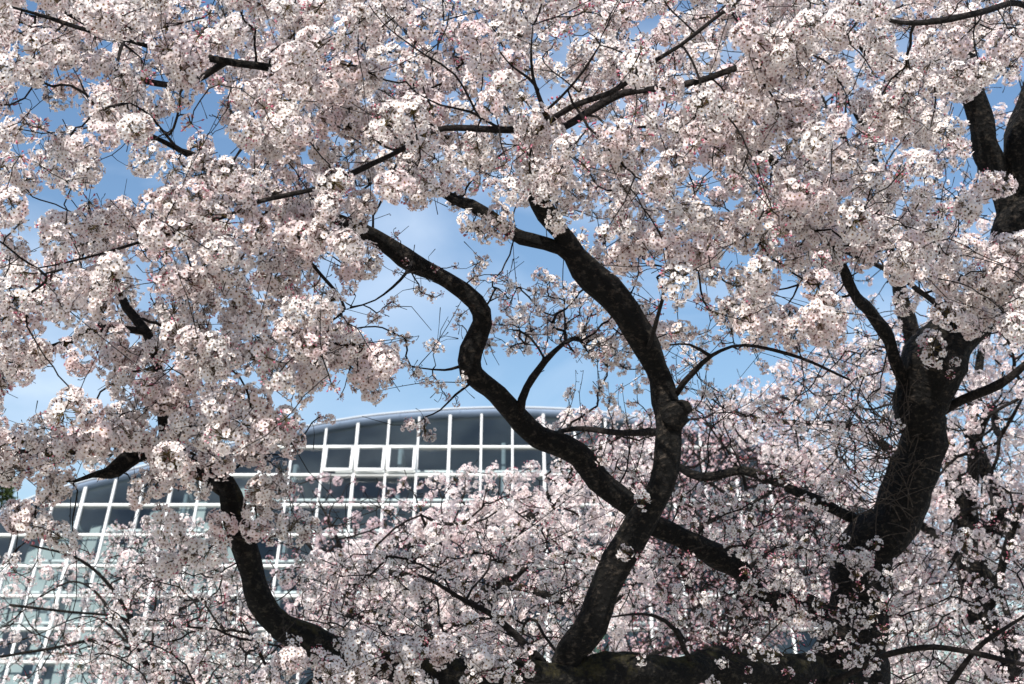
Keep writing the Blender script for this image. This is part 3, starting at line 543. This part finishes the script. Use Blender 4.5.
# looser, smaller bunches at the tree's own lower skirts, right of the central limb and along the low limb
for poly, n, md, d0, d1, dn in [([(300,560),(560,540),(600,560),(590,640),(520,650),(420,640),(330,640),(300,620)], 170, 13, 8.6, 9.6, 1),([(290,640),(560,640),(560,695),(260,695)], 42, 15, 7.9, 8.6, 1),([(50,640),(120,560),(190,555),(150,690),(90,690)], 34, 13, 8.6, 9.8, 1),([(180,590),(255,600),(280,690),(160,690)], 34, 13, 8.4, 9.6, 1),([(728,545),(800,560),(805,625),(745,610)], 22, 11, 9.3, 9.7, 1),([(780,540),(905,530),(900,600),(880,695),(800,695)], 70, 11, 9.4, 10.1, 1),
                            ([(690,470),(860,470),(800,600),(760,640),(700,640),(650,640),(660,560)], 190, 12, 9.4, 11, 1),
                            ([(700,300),(880,300),(890,420),(860,470),(760,400),(690,400)], 110, 16, 9.2, 10.6, 0.9),
                            ([(560,390),(650,385),(650,520),(600,500),(545,440)], 50, 16, 9.0, 10.4, 1),
                            ([(450,275),(640,285),(650,380),(600,365),(560,350),(480,350)], 85, 12, 8.9, 10, 1),([(640,330),(760,345),(770,420),(690,420)], 40, 14, 9.2, 10.5, 1),([(900,560),(1040,540),(1040,690),(900,690)], 90, 18, 9.2, 10.6, 1)]:
    for (u, v) in scatter(poly, n, md, (lambda a, b: dn)):
        if n != 85 and in_sky(u, v, 2): continue
        d = random.uniform(d0, d1); kk = random.random()
        if not free(u, v, d, 5): continue
        cl.append((at(u, v, d), random.uniform(0.55, 1.0), 'half' if kk < 0.75 else 'buds'))
T.grow(cl, allow=lambda i: i > 0)
# water shoots on the trunk: thin bare twigs
ws = MB()
for i in range(120):
    u = random.uniform(866, 915); v = random.uniform(415, 520) if i % 3 else random.uniform(400, 640); 
    if v > 540: u = random.uniform(830, 880)
    a = at(u, v, 10.2); x = np.array([random.uniform(-1, 0.35), random.uniform(-0.6, -0.1), random.uniform(-0.2, 0.9)]); ln = random.uniform(0.15, 0.6)
    z = np.array([random.uniform(-.5, .5), random.uniform(-.3, .2), random.uniform(-0.9, 0.5)])
    ws.tube([a, a + x*ln*0.3, a + x*ln*0.6 + z*ln*0.1, a + x*ln*0.85 + z*ln*0.3, a + x*ln + z*ln*0.6], [0.0035, 0.003, 0.0026, 0.002, 0.0016], 4)
o = ws.build('water_shoots', M_SHOOT, T.root, smooth=True); o['kind'] = 'stuff'; o.data.transform(Matrix.Translation(-Vector(base)))

# ------------------------------------------------------------------ cherries behind
def back_tree(label, cloud, trunk, nlimb, tint=(1, 1, 1), scale=1.0, buds=0.1, extra=(), group=None, r0=0.0035, half=0.55, top=99, lr=0.05):
    "cloud: list of (point); trunk: rows u, v, d, width from low to fork"
    cp = np.array(cloud)
    u0, v0, d0, w0 = trunk[0]; b = at(u0, v0, d0); b = np.array([b[0], b[1] + 0.2, 0.0]); rt = empty('cherry_tree', b, label, 'tree')
    t = Tree(rt, near=0); rr = px2r(d0, w0)
    rows = [np.r_[b + [0, 0, -0.2], rr*1.7], np.r_[b + [0, 0, 0.4], rr*1.3]] + [np.r_[at(u, v, d), px2r(d, w)] for u, v, d, w in trunk]
    t.limb('trunk', rows, sides=12)
    fork = rows[-1]
    for e in extra: t.limb('limb', [np.r_[at(u, v, d), px2r(d, w)] for u, v, d, w in e], sides=8)
    ch = [int(np.argmax(np.linalg.norm(cp - fork[:3], axis=1)))]                       # limbs towards well-spread clusters
    dm = np.linalg.norm(cp - cp[ch[0]], axis=1)
    for _ in range(nlimb - 1): i = int(np.argmax(dm)); ch.append(i); dm = np.minimum(dm, np.linalg.norm(cp - cp[i], axis=1))
    for i in ch:
        e = cp[i]; st = rows[-1] if random.random() < 0.6 else rows[-2]; a = st[:3]; l = np.linalg.norm(e - a)
        m1 = a + (e-a)*0.35 + np.array([0, 0, 0.12*l]) + rng.normal(0, 0.05*l, 3); m2 = a + (e-a)*0.7 + np.array([0, 0, 0.06*l]) + rng.normal(0, 0.05*l, 3)
        ra = min(st[3]*0.5, lr); t.limb('limb', [np.r_[a, ra], np.r_[m1, ra*0.75], np.r_[m2, ra*0.45], np.r_[a + (e-a)*0.96, 0.008]], sides=7)
    cl = []
    for p in cp:
        k = random.random(); cl.append((p, random.uniform(0.8, 1.2) * scale, 'buds' if k < buds else ('half' if k < buds + half else 'ball')))
    t.grow(cl, r0=r0, top=top, minc=1, tint=tint, seg=0.12, sides=4, side=1.3, jit=2, allow=lambda i: i > 0)
def cloud(parts):
    r = []
    for poly, n, md, d0, d1 in parts:
        for u, v in scatter(poly, n, md): 
            if not in_sky(u, v, 0): r.append(at(u, v, random.uniform(d0, d1)))
    return r
back_tree('blossoming cherry tree with dark forked stems behind the big trunk at the right edge',
  cloud([([(690,400),(880,330),(1040,300),(1040,700),(900,700),(860,560),(780,470)], 900, 8, 12.5, 18), ([(885,500),(1045,480),(1045,705),(885,705)], 430, 8, 15, 20), ([(760,20),(1040,20),(1040,330),(880,330),(770,250)], 230, 14, 12.5, 17)]),
  [(1000,700,15,34),(992,640,15,30),(975,570,15,30),(965,525,15,26)], 9, (0.97,0.94,0.95), 1.0, 0.12,
  extra=[[(965,530,15,22),(958,490,15,20),(948,440,14.8,14),(930,400,14.6,8)], [(972,560,15,18),(1000,515,15,16),(984,465,15,13),(965,430,15,8)], [(985,620,15,12),(1003,560,14.6,9),(1022,505,14.3,7),(1045,440,14,5)]])
back_tree('dense small-flowered white cherry tree behind the low mossy limb at bottom centre',
  cloud([([(310,560),(400,530),(480,500),(560,490),(640,490),(650,580),(600,690),(330,690),(300,600)], 640, 8.5, 11.0, 15.0), ([(380,490),(470,470),(600,470),(600,520),(400,545)], 80, 12, 11.0, 15.0), ([(540,420),(650,410),(660,500),(560,490)], 90, 12, 12, 15)]),
  [(430,720,13.5,34),(440,690,13.5,30),(452,664,13.4,26)], 9, (1,0.97,0.98), 1.0, 0.10,
  extra=[[(452,664,13.4,14),(440,620,12.6,10),(412,578,12.2,8),(345,570,12,7),(303,567,12,4)]])
back_tree('pinkish hazy cherry tree with thin twigs right before the middle glasshouse panes',
  cloud([([(285,490),(320,472),(360,478),(400,490),(420,520),(400,560),(300,570),(280,530)], 100, 12, 16, 20), ([(270,520),(420,520),(440,690),(260,690)], 170, 12, 15, 19)]),
  [(350,720,18,24),(352,690,18,20),(350,660,18,16)], 9, (0.86,0.76,0.80), 0.85, 0.3, r0=0.0045)
back_tree('sparse slender cherry tree at lower left, half-bare branches spread over the glasshouse panes',
  cloud([([(0,560),(60,560),(120,540),(200,550),(240,600),(260,690),(60,690),(-20,690),(-20,620)], 230, 12, 12.5, 16), ([(110,525),(200,520),(260,600),(240,690),(90,690)], 420, 8, 12.5, 15)]),
  [(162,700,13.5,8),(150,672,13.5,6),(139,652,13.4,5)], 7, (1,0.98,0.98), 0.8, 0.1, lr=0.012, half=0.8, r0=0.0028,
  extra=[[(139,652,13.4,4),(100,640,13.2,3.2),(70,645,13,3),(30,652,13,2.5),(-10,658,13,3)], [(139,652,13.4,4),(125,620,13.2,3),(70,612,13,2.5),(10,605,13,3)], [(139,652,13.4,6),(120,600,13.3,4),(80,560,13.2,3),(30,545,13,2)]])
back_tree('distant cherry tree full of deep pink buds between the middle limb and right trunk',
  cloud([([(600,440),(690,400),(780,420),(860,480),(850,600),(700,690),(600,690),(640,560)], 1500, 5.5, 17, 25)]),
  [(735,720,21,22),(738,690,21,19),(742,650,21,16)], 10, (0.96,0.80,0.84), 0.95, 0.45, r0=0.005)
# ------------------------------------------------------------------ glasshouse: a glass slope under an arched roof edge
Y0, TANS = 42.0, 0.66                       # slope plane: y = Y0 + TANS * z
PT = np.array([0, TANS, 1.0]); PT /= np.linalg.norm(PT); PN = np.cross(PT, [1, 0, 0]); PN = -PN if PN[1] > 0 else PN
def onslope(u, v, out=0.0):
    d = (u - W/2)/F*AX + AF - (v - H/2)/F*AU
    k = (Y0 + TANS*CAM[2] - CAM[1]) / (d[1] - TANS*d[2]); return CAM + k*d + PN*out
def sl(x, z, out=0.0): return np.array([x, Y0 + TANS*z, z]) + PN*out
ARCH = [(-140,592),(-60,548),(0,519),(40,501),(90,486),(130,476),(180,463),(230,450),(300,434),(360,423),(420,417),(480,414),(540,414),(600,418),(660,427),(720,438),(785,456),(825,474),(865,500),(905,536),(940,580)]
arch = np.array([onslope(u, v) for u, v in ARCH]); asp = spline(arch, 0.5); ax_, az_ = asp[:, 0], asp[:, 2]
def ztop(x): return float(np.interp(x, ax_, az_))
M_WHITE = principled('white_painted_metal', (0.80, 0.80, 0.78), 0.45, 0, 0.04, 3)
M_FASCIA = principled('blue_grey_roof_metal', (0.15, 0.20, 0.28), 0.55, 0.1, 0.10, 1.5)
M_INNER = principled('interior_steel', (0.18, 0.22, 0.24), 0.6)
M_WALL = principled('interior_wall', (0.06, 0.12, 0.175), 0.9, 0, 0.4, 0.4)
M_SKY_SHEET = principled('sky_reflection_sheet', (0.30, 0.33, 0.32), 0.9, 0, 0.12, 0.8)  # pale tone stands in for sky reflected in the left glass
M_CONC = principled('concrete', (0.35, 0.34, 0.32), 0.9, 0, 0.15, 2, 0.3)
M_PLANT = principled('indoor_foliage', (0.03, 0.07, 0.03), 0.8, 0, 0.5, 3)
def glass_material():
    m, t = mat('glasshouse_glass'); o = N(t, 'ShaderNodeOutputMaterial'); g = N(t, 'ShaderNodeBsdfGlossy'); x = N(t, 'ShaderNodeBsdfTransparent'); d = N(t, 'ShaderNodeBsdfDiffuse')
    k = t.links.new; fr = N(t, 'ShaderNodeFresnel'); fr.inputs[0].default_value = 1.62
    tcn = N(t, 'ShaderNodeTexCoord'); n = N(t, 'ShaderNodeTexNoise'); n.inputs['Scale'].default_value = 0.55; n.inputs['Detail'].default_value = 4; k(tcn.outputs['Object'], n.inputs['Vector'])
    b = N(t, 'ShaderNodeBump'); b.inputs['Strength'].default_value = 0.12; b.inputs['Distance'].default_value = 0.1; k(n.outputs[0], b.inputs['Height']); k(b.outputs[0], g.inputs['Normal'])
    g.inputs['Roughness'].default_value = 0.03; x.inputs[0].default_value = (0.78, 0.85, 0.87, 1); d.inputs[0].default_value = (0.42, 0.50, 0.50, 1)
    m1 = N(t, 'ShaderNodeMixShader'); mr = N(t, 'ShaderNodeMapRange'); mr.inputs[1].default_value = 0.35; mr.inputs[2].default_value = 0.7; mr.inputs[3].default_value = 0.0; mr.inputs[4].default_value = 0.06   # dust film
    k(n.outputs[0], mr.inputs[0]); k(mr.outputs[0], m1.inputs[0]); k(x.outputs[0], m1.inputs[1]); k(d.outputs[0], m1.inputs[2])
    m2 = N(t, 'ShaderNodeMixShader'); k(fr.outputs[0], m2.inputs[0]); k(m1.outputs[0], m2.inputs[1]); k(g.outputs[0], m2.inputs[2]); k(m2.outputs[0], o.inputs[0])
    return m
M_GLASS = glass_material()
XL, XR = float(arch[0][0]), float(arch[-1][0])
gh = empty('glasshouse', (0, Y0, 0), 'large glasshouse with white glazing bars and a shallow arched blue grey roof edge', 'building')
def gb(mb, name, m, parent=gh, smooth=False):
    o = mb.build(name, m, parent, smooth); o.data.transform(Matrix.Translation(-Vector(gh.location))); return o
# grid positions read where the bars meet the row at v = 507
us = [53 - 28.8*i for i in range(14, 0, -1)] + [53 + 28.8*i for i in range(8)] + [285, 318, 350.6, 383, 414.5, 447, 480] + [512.5 + 32.5*i for i in range(0, 18)]
xs = [float(onslope(u, 507)[0]) for u in us]; xs = [x for x in xs if XL + 0.3 < x < XR - 0.3]
zs = [float(onslope(300, v)[2]) for v in (448, 476, 506, 536, 567, 597, 630, 663)]; dz = (zs[0] - zs[-1]) / 7
zs = [z for z in zs]
while zs[-1] - dz > 0.7: zs.append(zs[-1] - dz)
rows = zs[::-1]; XV = float(onslope(560, 507)[0])
lean = 0.0
# glass panes: one pane per bay and row, each seated a hair differently, as one glazed skin
g = MB(); bx_ = [XL] + xs + [XR]; bz = [0.6] + rows
OPEN = set()
def bay(x0, x1, z0, z1f, z1g, tilt=True):
    j = rng.normal(0, 0.009, 4) if tilt else np.zeros(4)
    P = [sl(x0, z0, j[0]), sl(x1, z0, j[1]), sl(x1, z1g, j[2]), sl(x0, z1f, j[3])]; g.add(P, [0,1,2,3], [4])
xv0, xv1 = float(onslope(320, 460)[0]), float(onslope(425, 460)[0])
vents = []
for a, b in zip(bx_[:-1], bx_[1:]):
    ta, tb = ztop(a), ztop(b); zz = [z for z in bz if z < min(ta, tb)]
    for z0, z1 in zip(zz[:-1], zz[1:]):
        mid = 0.5*(a+b); isv = abs(z1 - zs[0]) < 0.05 and xv0 - 0.1 < mid < xv1 + 0.1
        if isv: vents.append((a, b, z0, z1)); continue
        bay(a, b, z0, z1, z1)
    if zz: bay(a, b, zz[-1], ta - 0.02, tb - 0.02)
gb(g, 'glass_skin', M_GLASS)
ex = np.array([1.0, 0, 0])
for i, x in enumerate(xs):
    t = ztop(x)
    if t < 1.2: continue
    m = MB(); w = 0.029 if i % 3 else 0.04
    m.bar(sl(x, 0.6, 0.05), sl(x, t - 0.05, 0.05), ex*w, PN*0.07); gb(m, 'mullion', M_WHITE)
for z in rows:
    i = np.nonzero(az_ > z + 0.1)[0]
    if len(i) < 2: continue
    m = MB(); m.bar(sl(ax_[i[0]] + 0.1, z, 0.03), sl(ax_[i[-1]] - 0.1, z, 0.03), PT*0.025, PN*0.05); gb(m, 'transom', M_WHITE)
for a, b, z0, z1 in vents:                                  # opened sashes hinged at their top bar
    m = MB(); p = MB(); prop = 0.12
    A = sl(a+0.07, z1-0.06, 0.12); B = sl(b-0.07, z1-0.06, 0.12); C = sl(b-0.07, z0+0.02, 0.12+prop); D = sl(a+0.07, z0+0.02, 0.12+prop)
    for P_, Q_ in ((A, B), (B, C), (C, D), (D, A)):
        dr = (Q_-P_)/np.linalg.norm(Q_-P_); n_ = np.cross(B-A, D-A); n_ /= np.linalg.norm(n_); s_ = np.cross(dr, n_); m.bar(P_, Q_, s_*0.045, n_*0.03)
    vo = gb(m, 'vent_window', M_WHITE); p.add([D, C, B, A], [0,1,2,3], [4]); gb(p, 'pane', M_GLASS, vo)
# arched roof edge: a fascia profile swept along the arch, a thin drip trim on its lower lip, and the roof running back
def sweep(prof, close=True):
    q = MB(); n = len(asp); k = len(prof); V = np.array([[p + PN*a + np.array([0, 0, c]) for a, c in prof] for p in asp]).reshape(-1, 3); lo = []
    for i in range(n-1):
        for j in range(k): j2 = (j+1) % k; lo += [i*k+j, i*k+j2, (i+1)*k+j2, (i+1)*k+j]
    q.add(V, lo + list(range(k))[::-1] + list(range((n-1)*k, n*k)), [4]*((n-1)*k) + [k, k]); return q
fo = gb(sweep([(0.0, -0.14), (0.22, -0.12), (0.22, 0.04), (0.19, 0.06), (0.0, 0.08)]), 'roof_edge', M_FASCIA)
gb(sweep([(0.223, 0.0), (0.245, 0.0), (0.245, 0.055), (0.17, 0.085), (0.17, 0.066), (0.223, 0.043)]), 'drip_trim', principled('grey_trim', (0.34, 0.37, 0.41), 0.5, 0.3), fo)
sm_ = MB()
for i in range(0, len(asp)-1, 3): p = asp[i]; dr = asp[i+1] - p; dr /= np.linalg.norm(dr); sm_.hexa([p + PN*a_ + dr*e_ + np.array([0, 0, z_]) for z_ in (-0.115, 0.035) for a_, e_ in ((0.21, -0.015), (0.232, -0.015), (0.232, 0.015), (0.21, 0.015))])
gb(sm_, 'roof_seams', M_FASCIA, fo)
roof = MB(); back = np.array([0, 22.0, -2.0])
for i in range(len(asp)-1): roof.add([asp[i], asp[i+1], asp[i+1] + back, asp[i] + back], [0,1,2,3], [4])
gb(roof, 'roof', M_FASCIA)
m = MB(); m.hexa([sl(XL,0,0.15)+[0,0,-0.2], sl(XR,0,0.15)+[0,0,-0.2], sl(XR,0,-0.6), sl(XL,0,-0.6), sl(XL,0.6,0.15), sl(XR,0.6,0.15), sl(XR,0.6,-0.6), sl(XL,0.6,-0.6)]); gb(m, 'plinth', M_CONC)
m = MB(); yb = Y0 + TANS*float(max(az_)) + 9
m.hexa([[XL,yb,0],[XR,yb,0],[XR,yb+0.3,0],[XL,yb+0.3,0],[XL,yb,ztop(XL)],[XR,yb,ztop(XR)],[XR,yb+0.3,ztop(XR)],[XL,yb+0.3,ztop(XL)]])
P0 = [[x, yb-0.02, 0.0] for x in ax_[::4]]; P1 = [[x, yb-0.02, z-0.5] for x, z in zip(ax_[::4], az_[::4])]
for i in range(len(P0)-1): m.add([P0[i], P0[i+1], P1[i+1], P1[i]], [0,1,2,3], [4])
gb(m, 'back_wall', M_WALL)
# inside: roof trusses, heating pipes, pale sheets added on the left to stand in for reflected sky
for x in np.arange(XL + 2, XR - 1, 3.1):
    t = ztop(x) - 0.6
    if t < 3: continue
    m = MB(); m.bar(sl(x, 0.7, -0.7), sl(x, t, -0.7), ex*0.06, PN*0.12); m.bar(sl(x, t, -0.7), np.array([x, yb, t - 0.8]), ex*0.06, np.array([0,0,0.12]))
    m.bar(sl(x, t-1.6, -0.7), np.array([x, Y0 + TANS*t + 3.0, t - 0.3]), ex*0.04, np.array([0,0.05,0.05])); gb(m, 'rafter', M_INNER)
for z in rows:
    i = np.nonzero(az_ > z + 0.6)[0]
    if len(i) < 2 or z < 3: continue
    m = MB(); zc = z - 0.42; m.bar(sl(ax_[i[0]]+0.5, zc, -0.5), sl(ax_[i[-1]]-0.5, zc, -0.5), PT*0.035, PN*0.035); gb(m, 'heating_pipe', principled('pipe_paint', (0.5, 0.53, 0.52), 0.5) if z == rows[0] else bpy.data.materials.get('pipe_paint') or M_WHITE)
xs_b = [x for x in xs if x < float(onslope(262, 507)[0])]
for a, b in zip(xs_b[:-1], xs_b[1:]):
    t = min(ztop(a), ztop(b)) - 0.35
    if t < 2: continue
    m = MB(); k_ = 10; zz = np.linspace(0.8, t, k_+1)
    sk = rng.random(k_) < 0.22
    for i in range(k_):
        if sk[i]: continue
        o0, o1 = -1.1 - 0.10*math.sin(i*2.1), -1.1 - 0.10*math.sin((i+1)*2.1)
        m.add([sl(a+0.02, zz[i], o0), sl(b-0.02, zz[i], o0), sl(b-0.02, zz[i+1], o1), sl(a+0.02, zz[i+1], o1)], [0,1,2,3], [4])
    gb(m, 'sky_reflection_sheet', M_SKY_SHEET)
# tall plants growing inside
for i in range(14):
    m = MB(); x = random.uniform(XL + 5, XR - 5); y = Y0 + random.uniform(9, 14); hgt = random.uniform(4, 9)
    if hgt > ztop(x) - 1.5: hgt = max(2, ztop(x) - 2)
    m.tube([[x, y, 0], [x+0.1, y, hgt*0.7]], [0.12, 0.07], 6)
    for j in range(170):
        p = np.array([x, y, hgt*0.75]) + rng.normal(0, 1, 3) * [1.0, 1.0, hgt*0.16]; d = rng.normal(size=3); d /= np.linalg.norm(d); w = np.cross(d, [0,0,1.0]) * 0.09
        m.add([p, p + d*0.25 + w, p + d*0.6, p + d*0.25 - w], [0,1,2,3], [4])
    gb(m, 'indoor_plant', M_PLANT)

# ------------------------------------------------------------------ ground, and an evergreen beyond at the left
def ground():
    m, t = mat('grass_bounce_ground'); o = N(t, 'ShaderNodeOutputMaterial'); p = N(t, 'ShaderNodeBsdfPrincipled'); p.inputs['Roughness'].default_value = 0.95
    k = t.links.new; g_ = N(t, 'ShaderNodeTexCoord'); n1 = N(t, 'ShaderNodeTexNoise'); n1.inputs['Scale'].default_value = 0.25; n1.inputs['Detail'].default_value = 9
    r = N(t, 'ShaderNodeValToRGB'); e = r.color_ramp.elements; e[0].color = (0.10, 0.12, 0.05, 1); e[0].position = 0.3; e[1].color = (0.44, 0.39, 0.37, 1); e[1].position = 0.6  # out of view; pale pinkish tone put in to bounce warm light upward
    k(g_.outputs['Object'], n1.inputs['Vector']); k(n1.outputs[0], r.inputs[0]); k(r.outputs[0], p.inputs['Base Color']); k(p.outputs[0], o.inputs[0])
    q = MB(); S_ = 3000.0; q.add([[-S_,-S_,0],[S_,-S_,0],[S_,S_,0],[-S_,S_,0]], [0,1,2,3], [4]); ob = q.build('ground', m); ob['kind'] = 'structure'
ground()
def conifer(u, v, d, hgt_px):
    top = at(u, v, d); b = np.array([top[0], top[1], 0.0]); hgt = top[2]
    rt = empty('pine_tree', b, 'dark green pine tree at the far left edge beside the glasshouse', 'tree')
    m = MB(); m.tube([[0,0,-0.2],[0.05,0,hgt*0.5],[0,0,hgt*0.97]], [0.28, 0.18, 0.03], 9, 0.05); m.build('trunk', M_BARK, rt, True)
    V, C, Lp, Sz, n = [], [], [], [], 0
    for i in range(5200):
        f = random.random() ** 0.8; z = hgt * (0.18 + 0.82*f); rmax = 0.2*hgt*(1 - f)**0.8 + 0.1; a = random.uniform(0, 6.283); whorl = 0.65 + 0.35*math.sin(a*5 + z*3.7)
        rr_ = rmax * whorl * random.uniform(0.3, 1.0) ** 0.5; p = np.array([rr_*math.cos(a), rr_*math.sin(a), z - 0.25*rr_])
        dr = np.array([math.cos(a), math.sin(a), random.uniform(-0.3, 0.6)]) + rng.normal(0, 0.4, 3); dr /= np.linalg.norm(dr); w = np.cross(dr, rng.normal(size=3)); w /= np.linalg.norm(w)
        s_ = random.uniform(0.15, 0.4); V += [p, p + dr*s_*0.5 + w*0.05, p + dr*s_, p + dr*s_*0.5 - w*0.05]; c = np.array([0.05, 0.07, 0.025]) * random.uniform(0.5, 1.5); C += [c]*4
        Lp += [n, n+1, n+2, n+3]; Sz.append(4); n += 4
    mesh_obj('crown', V, Lp, Sz, M_LEAF, rt, col=np.array(C))
conifer(4, 470, 78, 0)
